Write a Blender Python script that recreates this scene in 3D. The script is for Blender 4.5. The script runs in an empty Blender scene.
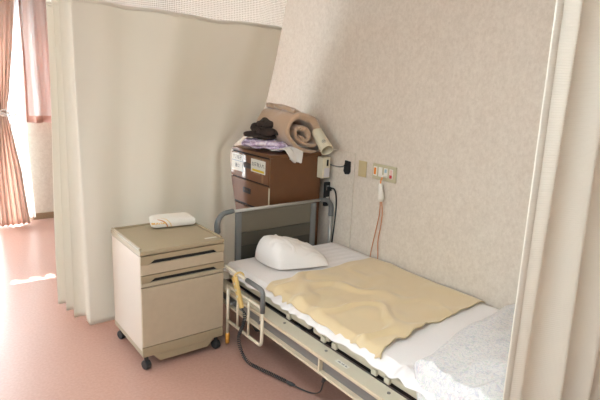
import bpy, bmesh, math, random
from math import sin, cos, pi, radians
from mathutils import Vector, Matrix, noise
random.seed(7)
S = bpy.context.scene
COL = S.collection

# ---------------------------------------------------------------- camera
cam_d = bpy.data.cameras.new('camera'); cam = bpy.data.objects.new('camera', cam_d); COL.objects.link(cam)
F = 517.0
cam_d.lens = F / 600 * 36.0; cam_d.sensor_width = 36.0; cam_d.clip_start = 0.05; cam_d.clip_end = 200
_p, _y, _r = radians(12.84), radians(37.4), radians(2.5)
fw = Vector((sin(_y) * cos(_p), cos(_y) * cos(_p), -sin(_p)))
rt = Vector((cos(_y), -sin(_y), 0)); up = rt.cross(fw)
r2 = rt * cos(_r) + up * sin(_r); u2 = -rt * sin(_r) + up * cos(_r)
M = Matrix((r2, u2, -fw)).transposed().to_4x4(); M.translation = Vector((0, 0, 1.6))
cam.matrix_world = M
S.camera = cam

# ---------------------------------------------------------------- world, sun, lights, exposure
W = bpy.data.worlds.new('sky'); S.world = W; W.use_nodes = True
bg = W.node_tree.nodes['Background']; bg.inputs[0].default_value = (0.73, 0.93, 1.06, 1); bg.inputs[1].default_value = 9.0
sun_d = bpy.data.lights.new('sun', 'SUN'); sun_d.energy = 22.0; sun_d.angle = 0.01; sun_d.color = (0.95, 0.96, 0.97)
sun = bpy.data.objects.new('sun', sun_d); COL.objects.link(sun)
sun.rotation_euler = Vector((0.17, -1.80, -2.0)).to_track_quat('-Z', 'Y').to_euler()
S.view_settings.view_transform = 'Standard'; S.view_settings.look = 'None'
S.view_settings.gamma = 1; S.view_settings.use_curve_mapping = False
S.view_settings.exposure = 0.48
S.cycles.use_denoising = True
S.cycles.max_bounces = 10; S.cycles.diffuse_bounces = 6; S.cycles.transparent_max_bounces = 16
S.cycles.sample_clamp_indirect = 8.0
CEIL_W = 22.0          # strength of the added ceiling fill lamps' diffusers

def portal(name, x0, x1, y, z0, z1):
    l = bpy.data.lights.new(name, 'AREA'); l.shape = 'RECTANGLE'; l.size = x1 - x0; l.size_y = z1 - z0
    l.cycles.is_portal = True
    o = bpy.data.objects.new(name, l); COL.objects.link(o)
    o.location = ((x0 + x1) / 2, y, (z0 + z1) / 2); o.rotation_euler = (radians(-90), 0, 0)
portal('window_portal', 1.12, 2.34, 6.26, 1.2, 2.15)
portal('door_portal', -1.3, 1.0, 6.26, 0.06, 2.25)
portal('side_portal', -3.0, -1.6, 6.26, 0.9, 2.12)
pl_ = bpy.data.lights.new('left_portal', 'AREA'); pl_.shape = 'RECTANGLE'; pl_.size = 1.25; pl_.size_y = 1.4; pl_.cycles.is_portal = True
po_ = bpy.data.objects.new('left_portal', pl_); COL.objects.link(po_); po_.location = (-3.34, -.1, 1.5)
po_.rotation_euler = (0, radians(-90), 0)

# ---------------------------------------------------------------- helpers
def lin(c):
    return tuple(((v / 255) / 12.92 if v / 255 <= 0.04045 else ((v / 255 + 0.055) / 1.055) ** 2.4) for v in c)
def rgb(r, g, b): return lin((r, g, b)) + (1,)

def mat(name, col, rough=0.6, metal=0.0, spec=0.5, bump=None, var=None, trans=0.0, coat=0.0, sheen=0.0):
    """bump=(kind, scale, strength[, stretch]); var=(scale, amount) mottles the colour; trans mixes in translucency."""
    m = bpy.data.materials.new(name); m.use_nodes = True; nt = m.node_tree; N = nt.nodes; L = nt.links
    b = N['Principled BSDF']; b.inputs['Base Color'].default_value = col
    b.inputs['Roughness'].default_value = rough; b.inputs['Metallic'].default_value = metal
    b.inputs['Specular IOR Level'].default_value = spec; b.inputs['Coat Weight'].default_value = coat
    b.inputs['Sheen Weight'].default_value = sheen
    tc = N.new('ShaderNodeTexCoord'); m['tc'] = 1
    if var:
        n = N.new('ShaderNodeTexNoise'); n.inputs['Scale'].default_value = var[0]; n.inputs['Detail'].default_value = 6
        L.new(tc.outputs['Object'], n.inputs['Vector'])
        mr = N.new('ShaderNodeMapRange'); mr.inputs[1].default_value = 0.3; mr.inputs[2].default_value = 0.7
        mr.inputs[3].default_value = 1 - var[1]; mr.inputs[4].default_value = 1 + var[1]
        L.new(n.outputs[0], mr.inputs[0])
        mx = N.new('ShaderNodeVectorMath'); mx.operation = 'SCALE'; mx.inputs[0].default_value = col[:3]
        L.new(mr.outputs[0], mx.inputs['Scale']); L.new(mx.outputs[0], b.inputs['Base Color'])
    if bump:
        mp = N.new('ShaderNodeMapping'); L.new(tc.outputs['Object'], mp.inputs[0])
        if len(bump) > 3: mp.inputs['Scale'].default_value = bump[3]
        if bump[0] == 'noise':
            t = N.new('ShaderNodeTexNoise'); t.inputs['Scale'].default_value = bump[1]; t.inputs['Detail'].default_value = 5
        elif bump[0] == 'wave':
            t = N.new('ShaderNodeTexWave'); t.inputs['Scale'].default_value = bump[1]; t.bands_direction = 'Z'
            t.inputs['Distortion'].default_value = 0.3
        elif bump[0] == 'voronoi':
            t = N.new('ShaderNodeTexVoronoi'); t.inputs['Scale'].default_value = bump[1]
        L.new(mp.outputs[0], t.inputs['Vector'])
        bp = N.new('ShaderNodeBump'); bp.inputs['Strength'].default_value = bump[2]; bp.inputs['Distance'].default_value = 0.004
        L.new(t.outputs['Fac'] if bump[0] == 'wave' else t.outputs[0], bp.inputs['Height'])
        L.new(bp.outputs[0], b.inputs['Normal'])
    if trans:
        out = N['Material Output']; tr = N.new('ShaderNodeBsdfTranslucent')
        tr.inputs[0].default_value = col
        ms = N.new('ShaderNodeMixShader'); ms.inputs[0].default_value = trans
        L.new(b.outputs[0], ms.inputs[1]); L.new(tr.outputs[0], ms.inputs[2]); L.new(ms.outputs[0], out.inputs[0])
    return m

def tag(o, label=None, cat=None, group=None, kind=None):
    if label: o['label'] = label
    if cat: o['category'] = cat
    if group: o['group'] = group
    if kind: o['kind'] = kind
    return o
def empty(name, loc, label, cat, group=None):
    o = bpy.data.objects.new(name, None); COL.objects.link(o); o.location = loc; o.empty_display_size = 0.1
    return tag(o, label, cat, group)

class MB:
    """collects shapes in world coordinates; build() links them as ONE mesh object"""
    def __init__(s): s.v = []; s.f = []
    def add(s, vs, fs):
        k = len(s.v); s.v += [Vector(v) for v in vs]; s.f += [tuple(i + k for i in f) for f in fs]; return s
    def box(s, x0, x1, y0, y1, z0, z1):
        return s.add([(x, y, z) for x in (x0, x1) for y in (y0, y1) for z in (z0, z1)],
                     [(0, 1, 3, 2), (4, 6, 7, 5), (0, 4, 5, 1), (2, 3, 7, 6), (0, 2, 6, 4), (1, 5, 7, 3)])
    def prism(s, poly, axis, a, b):
        """poly = 2-D points; axis = 'x','y' or 'z' is the extrusion direction"""
        def P(p, t): return {'x': (t, p[0], p[1]), 'y': (p[0], t, p[1]), 'z': (p[0], p[1], t)}[axis]
        n = len(poly)
        return s.add([P(p, a) for p in poly] + [P(p, b) for p in poly],
                     [tuple(range(n))[::-1], tuple(range(n, 2 * n))] + [(i, (i + 1) % n, (i + 1) % n + n, i + n) for i in range(n)])
    def tube(s, pts, r, n=10, closed=False):
        pts = [Vector(p) for p in pts]; m = len(pts); rs = r if isinstance(r, (list, tuple)) else [r] * m
        vs = []; prev = None
        for i, p in enumerate(pts):
            t = (pts[(i + 1) % m] - pts[i - 1]) if closed else (pts[min(i + 1, m - 1)] - pts[max(i - 1, 0)])
            t.normalize()
            if prev is None:
                a = Vector((0, 0, 1)) if abs(t.z) < 0.9 else Vector((1, 0, 0)); u = t.cross(a).normalized()
            else:
                u = (prev - t * prev.dot(t)).normalized()
            prev = u; w = t.cross(u)
            vs += [p + (u * cos(2 * pi * k / n) + w * sin(2 * pi * k / n)) * rs[i] for k in range(n)]
        fs = []
        for i in range(m if closed else m - 1):
            j = (i + 1) % m
            fs += [(i * n + k, i * n + (k + 1) % n, j * n + (k + 1) % n, j * n + k) for k in range(n)]
        if not closed: fs += [tuple(range(n))[::-1], tuple(range((m - 1) * n, m * n))]
        return s.add(vs, fs)
    def cyl(s, a, b, r, n=20): return s.tube([a, b], r, n)
    def grid(s, fn, nu, nv):
        vs = [fn(i / nu, j / nv) for j in range(nv + 1) for i in range(nu + 1)]
        return s.add(vs, [(j * (nu + 1) + i, j * (nu + 1) + i + 1, (j + 1) * (nu + 1) + i + 1, (j + 1) * (nu + 1) + i)
                          for j in range(nv) for i in range(nu)])
    def build(s, name, material, parent=None, bevel=0, smooth=False, thick=0, seg=2, sub=0, offset=0):
        c = sum(s.v, Vector()) / len(s.v)
        lo = Vector([min(v[i] for v in s.v) for i in range(3)]); hi = Vector([max(v[i] for v in s.v) for i in range(3)])
        c = Vector(((lo.x + hi.x) / 2, (lo.y + hi.y) / 2, lo.z))
        me = bpy.data.meshes.new(name); me.from_pydata([v - c for v in s.v], [], s.f); me.update()
        bm = bmesh.new(); bm.from_mesh(me); bmesh.ops.recalc_face_normals(bm, faces=bm.faces); bm.to_mesh(me); bm.free()
        me.materials.append(material)
        o = bpy.data.objects.new(name, me); COL.objects.link(o); o.location = c
        if parent:
            o.parent = parent
            q = parent; off = Vector()
            while q: off += q.location; q = q.parent
            o.location = c - off
        if thick:
            md = o.modifiers.new('thick', 'SOLIDIFY'); md.thickness = thick; md.offset = offset
        if bevel:
            md = o.modifiers.new('bevel', 'BEVEL'); md.width = bevel; md.segments = seg; md.limit_method = 'ANGLE'
            md.angle_limit = radians(40)
        if sub:
            md = o.modifiers.new('sub', 'SUBSURF'); md.levels = sub; md.render_levels = sub
        if smooth:
            for p in me.polygons: p.use_smooth = True
        elif bevel:
            for p in me.polygons: p.use_smooth = True
            md = o.modifiers.new('wn', 'WEIGHTED_NORMAL')
        return o

def smooth_path(pts, n=8):
    pts = [Vector(p) for p in pts]; out = []
    for i in range(len(pts) - 1):
        p0, p1, p2, p3 = pts[max(i - 1, 0)], pts[i], pts[i + 1], pts[min(i + 2, len(pts) - 1)]
        for k in range(n):
            t = k / n
            out.append(0.5 * ((2 * p1) + (p2 - p0) * t + (2 * p0 - 5 * p1 + 4 * p2 - p3) * t * t + (3 * p1 - p0 - 3 * p2 + p3) * t ** 3))
    out.append(pts[-1]); return out
def arc_path(pts, r, n=6):
    """polyline with its corners rounded to radius r"""
    pts = [Vector(p) for p in pts]; out = [pts[0]]
    for i in range(1, len(pts) - 1):
        a = (pts[i - 1] - pts[i]).normalized(); b = (pts[i + 1] - pts[i]).normalized()
        A = pts[i] + a * r; B = pts[i] + b * r
        for k in range(n + 1):
            t = k / n; out.append((1 - t) ** 2 * A + 2 * t * (1 - t) * pts[i] + t * t * B)
    out.append(pts[-1]); return out
def lerp(a, b, t): return a + (b - a) * t
def pw(x, tab):
    """piecewise-linear table"""
    if x <= tab[0][0]: return tab[0][1]
    for (a, fa), (b, fb) in zip(tab, tab[1:]):
        if x <= b: return lerp(fa, fb, (x - a) / (b - a))
    return tab[-1][1]
def sst(a, b, x):
    t = min(1, max(0, (x - a) / (b - a))); return t * t * (3 - 2 * t)
def nz(x, y, z=0.0, sc=1.0): return noise.noise(Vector((x, y, z)) * sc)
def ridge(x, y, z=0.0): return 1 - abs(noise.noise(Vector((x, y, z)))) * 2

# ---------------------------------------------------------------- materials
def wallpaper():
    m = mat('wallpaper', rgb(208, 196, 182), 0.85, spec=0.2, bump=('noise', 260, 0.35))
    nt = m.node_tree; N = nt.nodes; L = nt.links; b = N['Principled BSDF']; tc = [n for n in N if n.type == 'TEX_COORD'][0]
    mp = N.new('ShaderNodeMapping'); mp.inputs['Scale'].default_value = (1, 1, 0.8); L.new(tc.outputs['Object'], mp.inputs[0])
    n1 = N.new('ShaderNodeTexNoise'); n1.inputs['Scale'].default_value = 60; n1.inputs['Detail'].default_value = 5; n1.inputs['Roughness'].default_value = 0.7
    n2 = N.new('ShaderNodeTexNoise'); n2.inputs['Scale'].default_value = 14; n2.inputs['Detail'].default_value = 4
    L.new(mp.outputs[0], n1.inputs[0]); L.new(mp.outputs[0], n2.inputs[0])
    ad = N.new('ShaderNodeMath'); ad.operation = 'MULTIPLY_ADD'; ad.inputs[1].default_value = 0.8
    m2 = N.new('ShaderNodeMath'); m2.operation = 'MULTIPLY'; m2.inputs[1].default_value = 0.2
    L.new(n1.outputs[0], ad.inputs[0]); L.new(n2.outputs[0], m2.inputs[0]); L.new(m2.outputs[0], ad.inputs[2])
    cr = N.new('ShaderNodeValToRGB'); cr.color_ramp.elements[0].position = 0.36; cr.color_ramp.elements[0].color = rgb(200, 187, 172)
    cr.color_ramp.elements[1].position = 0.62; cr.color_ramp.elements[1].color = rgb(214, 203, 189)
    L.new(ad.outputs[0], cr.inputs[0]); L.new(cr.outputs[0], b.inputs['Base Color'])
    return m
M_WALL = wallpaper()
M_CEIL = mat('ceiling_board', rgb(225, 220, 210), 0.9, bump=('noise', 90, 0.3))
def floor_mat():
    m = mat('vinyl_floor', rgb(186, 148, 137), 0.3, spec=0.5)
    nt = m.node_tree; N = nt.nodes; L = nt.links; b = N['Principled BSDF']; tc = [n for n in N if n.type == 'TEX_COORD'][0]
    n1 = N.new('ShaderNodeTexNoise'); n1.inputs['Scale'].default_value = 70; n1.inputs['Detail'].default_value = 6
    n2 = N.new('ShaderNodeTexNoise'); n2.inputs['Scale'].default_value = 2.5; n2.inputs['Detail'].default_value = 5
    L.new(tc.outputs['Object'], n1.inputs[0]); L.new(tc.outputs['Object'], n2.inputs[0])
    cr = N.new('ShaderNodeValToRGB'); cr.color_ramp.elements[0].position = 0.35; cr.color_ramp.elements[0].color = rgb(178, 137, 122)
    cr.color_ramp.elements[1].position = 0.65; cr.color_ramp.elements[1].color = rgb(186, 146, 131)
    L.new(n1.outputs[0], cr.inputs[0]); L.new(cr.outputs[0], b.inputs['Base Color'])
    mr = N.new('ShaderNodeMapRange'); mr.inputs[1].default_value = 0.3; mr.inputs[2].default_value = 0.7
    mr.inputs[3].default_value = 0.30; mr.inputs[4].default_value = 0.33
    L.new(n2.outputs[0], mr.inputs[0]); L.new(mr.outputs[0], b.inputs['Roughness'])
    return m
M_FLOOR = floor_mat()
M_BASE = mat('baseboard_vinyl', rgb(140, 118, 92), 0.5)
M_ALU = mat('aluminium_frame', rgb(170, 168, 165), 0.35, metal=0.8)
M_CURT = mat('cream_curtain', rgb(238, 232, 219), 0.8, spec=0.2, bump=('wave', 60, 0.25), trans=0.3)
M_PINK = mat('pink_curtain', rgb(232, 211, 200), 0.75, spec=0.2, bump=('noise', 300, 0.15), trans=0.42)
M_PINK2 = mat('short_pink_curtain', rgb(212, 172, 158), 0.75, spec=0.2, bump=('noise', 300, 0.15), trans=0.3)
M_TRACK = mat('track_white', rgb(215, 210, 200), 0.4)
def net_mat(name, col, sc, lo, trans, holes=0.75):
    m = bpy.data.materials.new(name); m.use_nodes = True; nt = m.node_tree; N = nt.nodes; L = nt.links
    N.remove(N['Principled BSDF']); out = N['Material Output']
    tc = N.new('ShaderNodeTexCoord'); sx = N.new('ShaderNodeSeparateXYZ'); L.new(tc.outputs['Object'], sx.inputs[0])
    def line(sock):
        a = N.new('ShaderNodeMath'); a.operation = 'MULTIPLY'; a.inputs[1].default_value = sc; L.new(sock, a.inputs[0])
        fr = N.new('ShaderNodeMath'); fr.operation = 'FRACT'; L.new(a.outputs[0], fr.inputs[0])
        g = N.new('ShaderNodeMath'); g.operation = 'LESS_THAN'; g.inputs[1].default_value = lo; L.new(fr.outputs[0], g.inputs[0]); return g
    a = line(sx.outputs[0]); c = line(sx.outputs[2])
    mx = N.new('ShaderNodeMath'); mx.operation = 'MAXIMUM'; L.new(a.outputs[0], mx.inputs[0]); L.new(c.outputs[0], mx.inputs[1])
    fac = N.new('ShaderNodeMapRange'); fac.inputs[3].default_value = 1 - holes; fac.inputs[4].default_value = 1.0; L.new(mx.outputs[0], fac.inputs[0])
    d = N.new('ShaderNodeBsdfDiffuse'); d.inputs[0].default_value = col
    t = N.new('ShaderNodeBsdfTranslucent'); t.inputs[0].default_value = col
    dm = N.new('ShaderNodeMixShader'); dm.inputs[0].default_value = trans; L.new(d.outputs[0], dm.inputs[1]); L.new(t.outputs[0], dm.inputs[2])
    tp = N.new('ShaderNodeBsdfTransparent')
    ms = N.new('ShaderNodeMixShader'); L.new(fac.outputs[0], ms.inputs[0]); L.new(tp.outputs[0], ms.inputs[1]); L.new(dm.outputs[0], ms.inputs[2])
    L.new(ms.outputs[0], out.inputs[0])
    return m
M_NET = net_mat('curtain_net', rgb(250, 246, 238), 90, 0.3, 0.4, 0.8)
M_SHEERW = mat('white_sheer_dense', rgb(250, 249, 247), 0.8, trans=0.6)
M_SHEER = net_mat('white_sheer', rgb(250, 248, 246), 250, 0.3, 0.6, 0.88)
def glass_mat():
    m = bpy.data.materials.new('window_glass'); m.use_nodes = True; nt = m.node_tree; N = nt.nodes; L = nt.links
    N.remove(N['Principled BSDF']); tp = N.new('ShaderNodeBsdfTransparent'); g = N.new('ShaderNodeBsdfGlossy'); g.inputs['Roughness'].default_value = 0.02
    ms = N.new('ShaderNodeMixShader'); ms.inputs[0].default_value = 0.05; L.new(tp.outputs[0], ms.inputs[1]); L.new(g.outputs[0], ms.inputs[2])
    L.new(ms.outputs[0], N['Material Output'].inputs[0]); return m
M_GLASS = glass_mat()
M_CAB = mat('cabinet_laminate', rgb(172, 158, 134), 0.45, bump=('noise', 40, 0.1, (1, 1, 0.1)))
M_CABTOP = mat('cabinet_top_plastic', rgb(162, 145, 117), 0.4)
M_CABSIDE = mat('cabinet_side_panel', rgb(198, 184, 168), 0.35)
M_CABDOOR = mat('cabinet_front_panel', rgb(180, 163, 139), 0.5, var=(25, 0.03))
M_DARK = mat('dark_rubber', rgb(45, 44, 44), 0.55)
M_GREYP = mat('grey_plastic', rgb(112, 112, 111), 0.45)
M_STEEL = mat('pale_tube', rgb(176, 172, 164), 0.35, metal=0.2)
M_CREAMT = mat('cream_tube', rgb(208, 195, 172), 0.35)
M_FRAME = mat('bed_frame_beige', rgb(200, 191, 170), 0.4)
M_LIP = mat('bed_frame_edge', rgb(205, 188, 162), 0.4)
M_WEB = mat('bed_frame_web_grey', rgb(120, 115, 112), 0.45)
M_BLACK = mat('black_under', rgb(22, 20, 20), 0.7)
M_SHEET = mat('white_sheet', rgb(233, 227, 224), 0.85, spec=0.15, bump=('noise', 60, 0.25))
M_PILLOW = mat('white_pillowcase', rgb(232, 226, 221), 0.8, spec=0.15, bump=('noise', 45, 0.2))
M_SATIN = mat('cream_satin', rgb(214, 191, 150), 0.4, spec=0.5, bump=('noise', 12, 0.3), sheen=0.3)
M_SATINHEM = mat('cream_hem', rgb(196, 176, 136), 0.6)
M_LOCK = mat('brown_laminate', rgb(104, 66, 38), 0.42, bump=('noise', 50, 0.08, (0.3, 0.3, 1)), var=(14, 0.07))
M_LOCKD = mat('brown_drawer_front', rgb(108, 70, 44), 0.6, var=(16, 0.06))
M_PAPER = mat('white_paper', rgb(214, 210, 200), 0.8)
M_TAPE = mat('clear_tape', rgb(150, 118, 92), 0.25, coat=0.4)
M_YEL = mat('yellow_marker', rgb(214, 182, 40), 0.7)
M_BLUE = mat('blue_ink', rgb(105, 130, 165), 0.7)
M_INK = mat('grey_ink', rgb(92, 92, 94), 0.7)
M_BLANK = mat('beige_blanket', rgb(186, 156, 130), 0.95, spec=0.1, bump=('noise', 120, 0.6), sheen=0.5)
M_JACKET = mat('dark_brown_knit', rgb(52, 38, 32), 0.95, bump=('noise', 120, 0.6))
M_WHITEC = mat('white_cotton', rgb(222, 216, 210), 0.85, bump=('noise', 50, 0.3))
M_CUP = mat('cream_plastic', rgb(214, 204, 178), 0.4)
M_PLATE = mat('beige_plate', rgb(190, 172, 132), 0.4)
M_PANEL = mat('call_panel_plate', rgb(186, 176, 146), 0.4)
M_ORANGE = mat('orange_plastic', rgb(232, 130, 20), 0.4)
M_CORD = mat('orange_cord', rgb(196, 120, 70), 0.5)
M_RED = mat('red_button', rgb(190, 40, 60), 0.4)
M_PINKB = mat('pink_label', rgb(222, 180, 172), 0.5)
M_WHITEP = mat('white_plastic', rgb(226, 220, 210), 0.4)
M_LBLUE = mat('pale_blue_label', rgb(150, 180, 190), 0.5)
M_REMOTE = mat('tan_plastic', rgb(205, 172, 104), 0.45)
M_OCAP = mat('orange_cap', rgb(214, 150, 60), 0.5)
M_CORDB = mat('dark_coiled_cord', rgb(58, 56, 56), 0.5)
M_HB1 = mat('headboard_upper', rgb(107, 100, 86), 0.5, var=(3, 0.03))  # headboard colours lowered to carry the shade at the bed head
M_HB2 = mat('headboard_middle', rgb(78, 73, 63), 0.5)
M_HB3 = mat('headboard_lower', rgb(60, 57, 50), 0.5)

def lavender():
    m = mat('lavender_print', rgb(186, 165, 190), 0.9, bump=('noise', 80, 0.4))
    nt = m.node_tree; N = nt.nodes; L = nt.links; b = N['Principled BSDF']; tc = [n for n in N if n.type == 'TEX_COORD'][0]
    n1 = N.new('ShaderNodeTexNoise'); n1.inputs['Scale'].default_value = 26; n1.inputs['Detail'].default_value = 3; n1.inputs['Distortion'].default_value = 1.0
    L.new(tc.outputs['Object'], n1.inputs[0]); cr = N.new('ShaderNodeValToRGB'); e = cr.color_ramp.elements
    e[0].position = 0.35; e[0].color = rgb(168, 140, 170); e[1].position = 0.62; e[1].color = rgb(226, 216, 224)
    k = e.new(0.47); k.color = rgb(200, 182, 206)
    L.new(n1.outputs[0], cr.inputs[0]); L.new(cr.outputs[0], b.inputs['Base Color']); return m
M_LAV = lavender()
def floral():
    m = mat('floral_cotton', rgb(222, 218, 214), 0.85, spec=0.15, bump=('noise', 40, 0.3))
    nt = m.node_tree; N = nt.nodes; L = nt.links; b = N['Principled BSDF']; tc = [n for n in N if n.type == 'TEX_COORD'][0]
    def layer(prev, scale, th, col, off, st):
        mp = N.new('ShaderNodeMapping'); mp.inputs['Location'].default_value = (off, off * 1.7, 0); mp.inputs['Rotation'].default_value = (0, 0, off)
        mp.inputs['Scale'].default_value = st; L.new(tc.outputs['Object'], mp.inputs[0])
        n1 = N.new('ShaderNodeTexNoise'); n1.inputs['Scale'].default_value = scale; n1.inputs['Detail'].default_value = 2; n1.inputs['Distortion'].default_value = 2.2
        L.new(mp.outputs[0], n1.inputs[0])
        cr = N.new('ShaderNodeValToRGB'); e = cr.color_ramp.elements; e[0].position = th; e[0].color = (0, 0, 0, 1); e[1].position = th + 0.06; e[1].color = (0.5, 0.5, 0.5, 1)
        L.new(n1.outputs[0], cr.inputs[0])
        mx = N.new('ShaderNodeMix'); mx.data_type = 'RGBA'; L.new(cr.outputs[0], mx.inputs[0])
        if prev is None: mx.inputs[6].default_value = rgb(222, 218, 215)
        else: L.new(prev, mx.inputs[6])
        mx.inputs[7].default_value = col; return mx.outputs[2]
    c = layer(None, 34, 0.54, rgb(192, 190, 202), 1.0, (1, 1, 1))
    c = layer(c, 42, 0.56, rgb(190, 202, 186), 3.0, (1, 1.6, 1))
    c = layer(c, 50, 0.58, rgb(176, 176, 192), 5.5, (1.5, 1, 1))
    c = layer(c, 40, 0.58, rgb(220, 200, 198), 8.1, (1, 1, 1))
    L.new(c, b.inputs['Base Color']); return m
M_FLORAL = floral()
def fill_lamp_mat():
    m = bpy.data.materials.new('fill_lamp_diffuser'); m.use_nodes = True; b = m.node_tree.nodes['Principled BSDF']
    b.inputs['Emission Color'].default_value = (0.84, 1.0, 1.08, 1); b.inputs['Emission Strength'].default_value = CEIL_W
    return m
M_FILL_LAMP = fill_lamp_mat()

# ---------------------------------------------------------------- room shell
XR, XL, YF, YB, ZC = 2.52, -3.2, 6.12, -2.4, 2.5
def struct(mb, name, m, parent=None, **k):
    o = mb.build(name, m, parent, **k)
    if not parent: o['kind'] = 'structure'
    return o
struct(MB().box(XL - .15, XR + .15, YB - .15, YF + .15, -.1, 0), 'floor', M_FLOOR)
struct(MB().box(XL - .15, XR + .15, YB - .15, YF + .15, ZC, ZC + .1), 'ceiling', M_CEIL)
struct(MB().box(XR, XR + .15, YB, YF + .15, 0, ZC), 'wall_right', M_WALL)
struct(MB().box(XL - .15, XL, YB, -.8, 0, ZC).box(XL - .15, XL, .6, YF + .15, 0, ZC).box(XL - .15, XL, -.8, .6, 0, .87).box(XL - .15, XL, -.8, .6, 2.12, ZC), 'wall_left', M_WALL)
struct(MB().box(XL, XR, YB - .15, YB, 0, ZC), 'wall_back', M_WALL)
wf = MB()
for a in ((XL, -3.0, 0, ZC), (-3.0, -1.6, 0, .9), (-3.0, -1.6, 2.12, ZC), (-1.6, -1.3, 0, ZC), (-1.3, 1.0, 0, .05), (-1.3, 1.0, 2.25, ZC),
          (1.0, 1.12, 0, ZC), (1.12, 2.34, 0, 1.2), (1.12, 2.34, 2.15, ZC), (2.34, XR, 0, ZC)):
    wf.box(a[0], a[1], YF, YF + .15, a[2], a[3])
struct(wf, 'wall_far', M_WALL)
def window(name, x0, x1, z0, z1, n, sill=True):
    e = bpy.data.objects.new(name, None); COL.objects.link(e); e.location = ((x0 + x1) / 2, YF + .08, z0); e['kind'] = 'structure'
    fr = MB(); t = .035; y0, y1 = YF + .05, YF + .1
    fr.box(x0, x1, y0, y1, z0, z0 + t).box(x0, x1, y0, y1, z1 - t, z1).box(x0, x0 + t, y0, y1, z0 + t, z1 - t).box(x1 - t, x1, y0, y1, z0 + t, z1 - t)
    f = fr.build('window_frame', M_ALU, e)
    w = (x1 - x0 - 2 * t) / n
    for i in range(n):
        xa = x0 + t + i * w
        mb = MB(); s = .025
        mb.box(xa, xa + w, y0 + .01, y1 - .01, z0 + t, z0 + t + s).box(xa, xa + w, y0 + .01, y1 - .01, z1 - t - s, z1 - t)
        mb.box(xa, xa + s, y0 + .01, y1 - .01, z0 + t + s, z1 - t - s).box(xa + w - s, xa + w, y0 + .01, y1 - .01, z0 + t + s, z1 - t - s)
        sa = mb.build('sash', M_ALU, e)
        MB().box(xa + s, xa + w - s, y0 + .022, y0 + .028, z0 + t + s, z1 - t - s).build('pane', M_GLASS, sa)
    if sill: MB().box(x0, x1, YF - .02, y0, z0 - .02, z0).build('window_sill', M_ALU, e)
    return e
window('window_1', 1.12, 2.34, 1.2, 2.15, 2)
window('window_2', -3.0, -1.6, .9, 2.12, 2)
window('door_1', -1.3, 1.0, .05, 2.25, 2, False)
def added_side_window(name, y0, y1, z0, z1, n):
    e = bpy.data.objects.new(name, None); COL.objects.link(e); e.location = (XL - .08, (y0 + y1) / 2, z0); e['kind'] = 'structure'
    t = .035; a, b = XL - .1, XL - .05
    MB().box(a, b, y0, y1, z0, z0 + t).box(a, b, y0, y1, z1 - t, z1).box(a, b, y0, y0 + t, z0 + t, z1 - t).box(a, b, y1 - t, y1, z0 + t, z1 - t).build('window_frame', M_ALU, e)
    w = (y1 - y0 - 2 * t) / n; s = .025
    for i in range(n):
        ya = y0 + t + i * w
        sa = MB().box(a + .01, b - .01, ya, ya + w, z0 + t, z0 + t + s).box(a + .01, b - .01, ya, ya + w, z1 - t - s, z1 - t).box(
            a + .01, b - .01, ya, ya + s, z0 + t + s, z1 - t - s).box(a + .01, b - .01, ya + w - s, ya + w, z0 + t + s, z1 - t - s).build('sash', M_ALU, e)
        MB().box(a + .022, a + .028, ya + s, ya + w - s, z0 + t + s, z1 - t - s).build('pane', M_GLASS, sa)
    MB().box(b, XL + .02, y0, y1, z0 - .02, z0).build('window_sill', M_ALU, e)
added_side_window('added_window', -.8, .6, .87, 2.12, 2)  # unseen window added to bring light in from the left
struct(MB().box(1.0, XR - .01, YF - .012, YF, 0, .07), 'baseboard_far', M_BASE, bevel=.003)
struct(MB().box(XR - .012, XR, YB, YF - .012, 0, .07), 'baseboard_right', M_BASE, bevel=.003)
struct(MB().box(XL, XL + .012, YB, YF, 0, .07), 'baseboard_left', M_BASE, bevel=.003)
struct(MB().box(XR - .01, XR, 2.665, 3.6, .07, 1.125), 'trim_1', M_WALL, bevel=.003)

def fill_lamp(x, y, label):  # unseen fittings added to fill the room with soft overhead light
    e = empty('fill_ceiling_light', (x, y, ZC - .09), label, 'ceiling light', 'added ceiling lights')
    MB().box(x - .16, x + .16, y - .63, y + .63, ZC - .03, ZC).build('housing', M_WHITEP, e, bevel=.004)
    MB().box(x - .13, x + .13, y - .6, y + .6, ZC - .08, ZC - .03).build('diffuser', M_FILL_LAMP, e, bevel=.012)
fill_lamp(-1.5, 2.6, 'unseen long ceiling light added as fill over the aisle, nearer the windows')
fill_lamp(-1.5, -.6, 'unseen long ceiling light added as fill over the aisle, nearer the back wall')
fill_lamp(.3, .6, 'unseen long ceiling light added beside the foot of the bed to light it from above')

# ---------------------------------------------------------------- window curtains
def drape(x0, x1, y, z0, z1, n, amp, ph=0.0, xf=None, cols=160, rows=24, wob=0.3):
    def f(u, v):
        z = lerp(z0, z1, v)
        x = xf(u, z) if xf else lerp(x0, x1, u)
        a = amp * (1 + .25 * nz(u * 5, v * 1.5, ph))
        t = 2 * pi * n * (u + wob / n * .35 * nz(u * 4, v * 1.2, ph + 9)) + ph
        return (x + .25 * a * sin(2 * t + 1), y + a * sin(t) , z)
    return MB().grid(f, cols, rows)
rod = MB().tube([(-1.55, 5.99, 2.36), (2.46, 5.99, 2.36)], .014)
ra = empty('curtain_rail', (.9, 5.99, 2.36), 'white curtain rail above the far windows', 'curtain rail')
rod.build('rail', M_TRACK, ra, smooth=True)
for x in (-1.4, -.3, .9, 2.3): MB().box(x - .012, x + .012, 6.003, YF, 2.345, 2.375).build('bracket', M_TRACK, ra)

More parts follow.
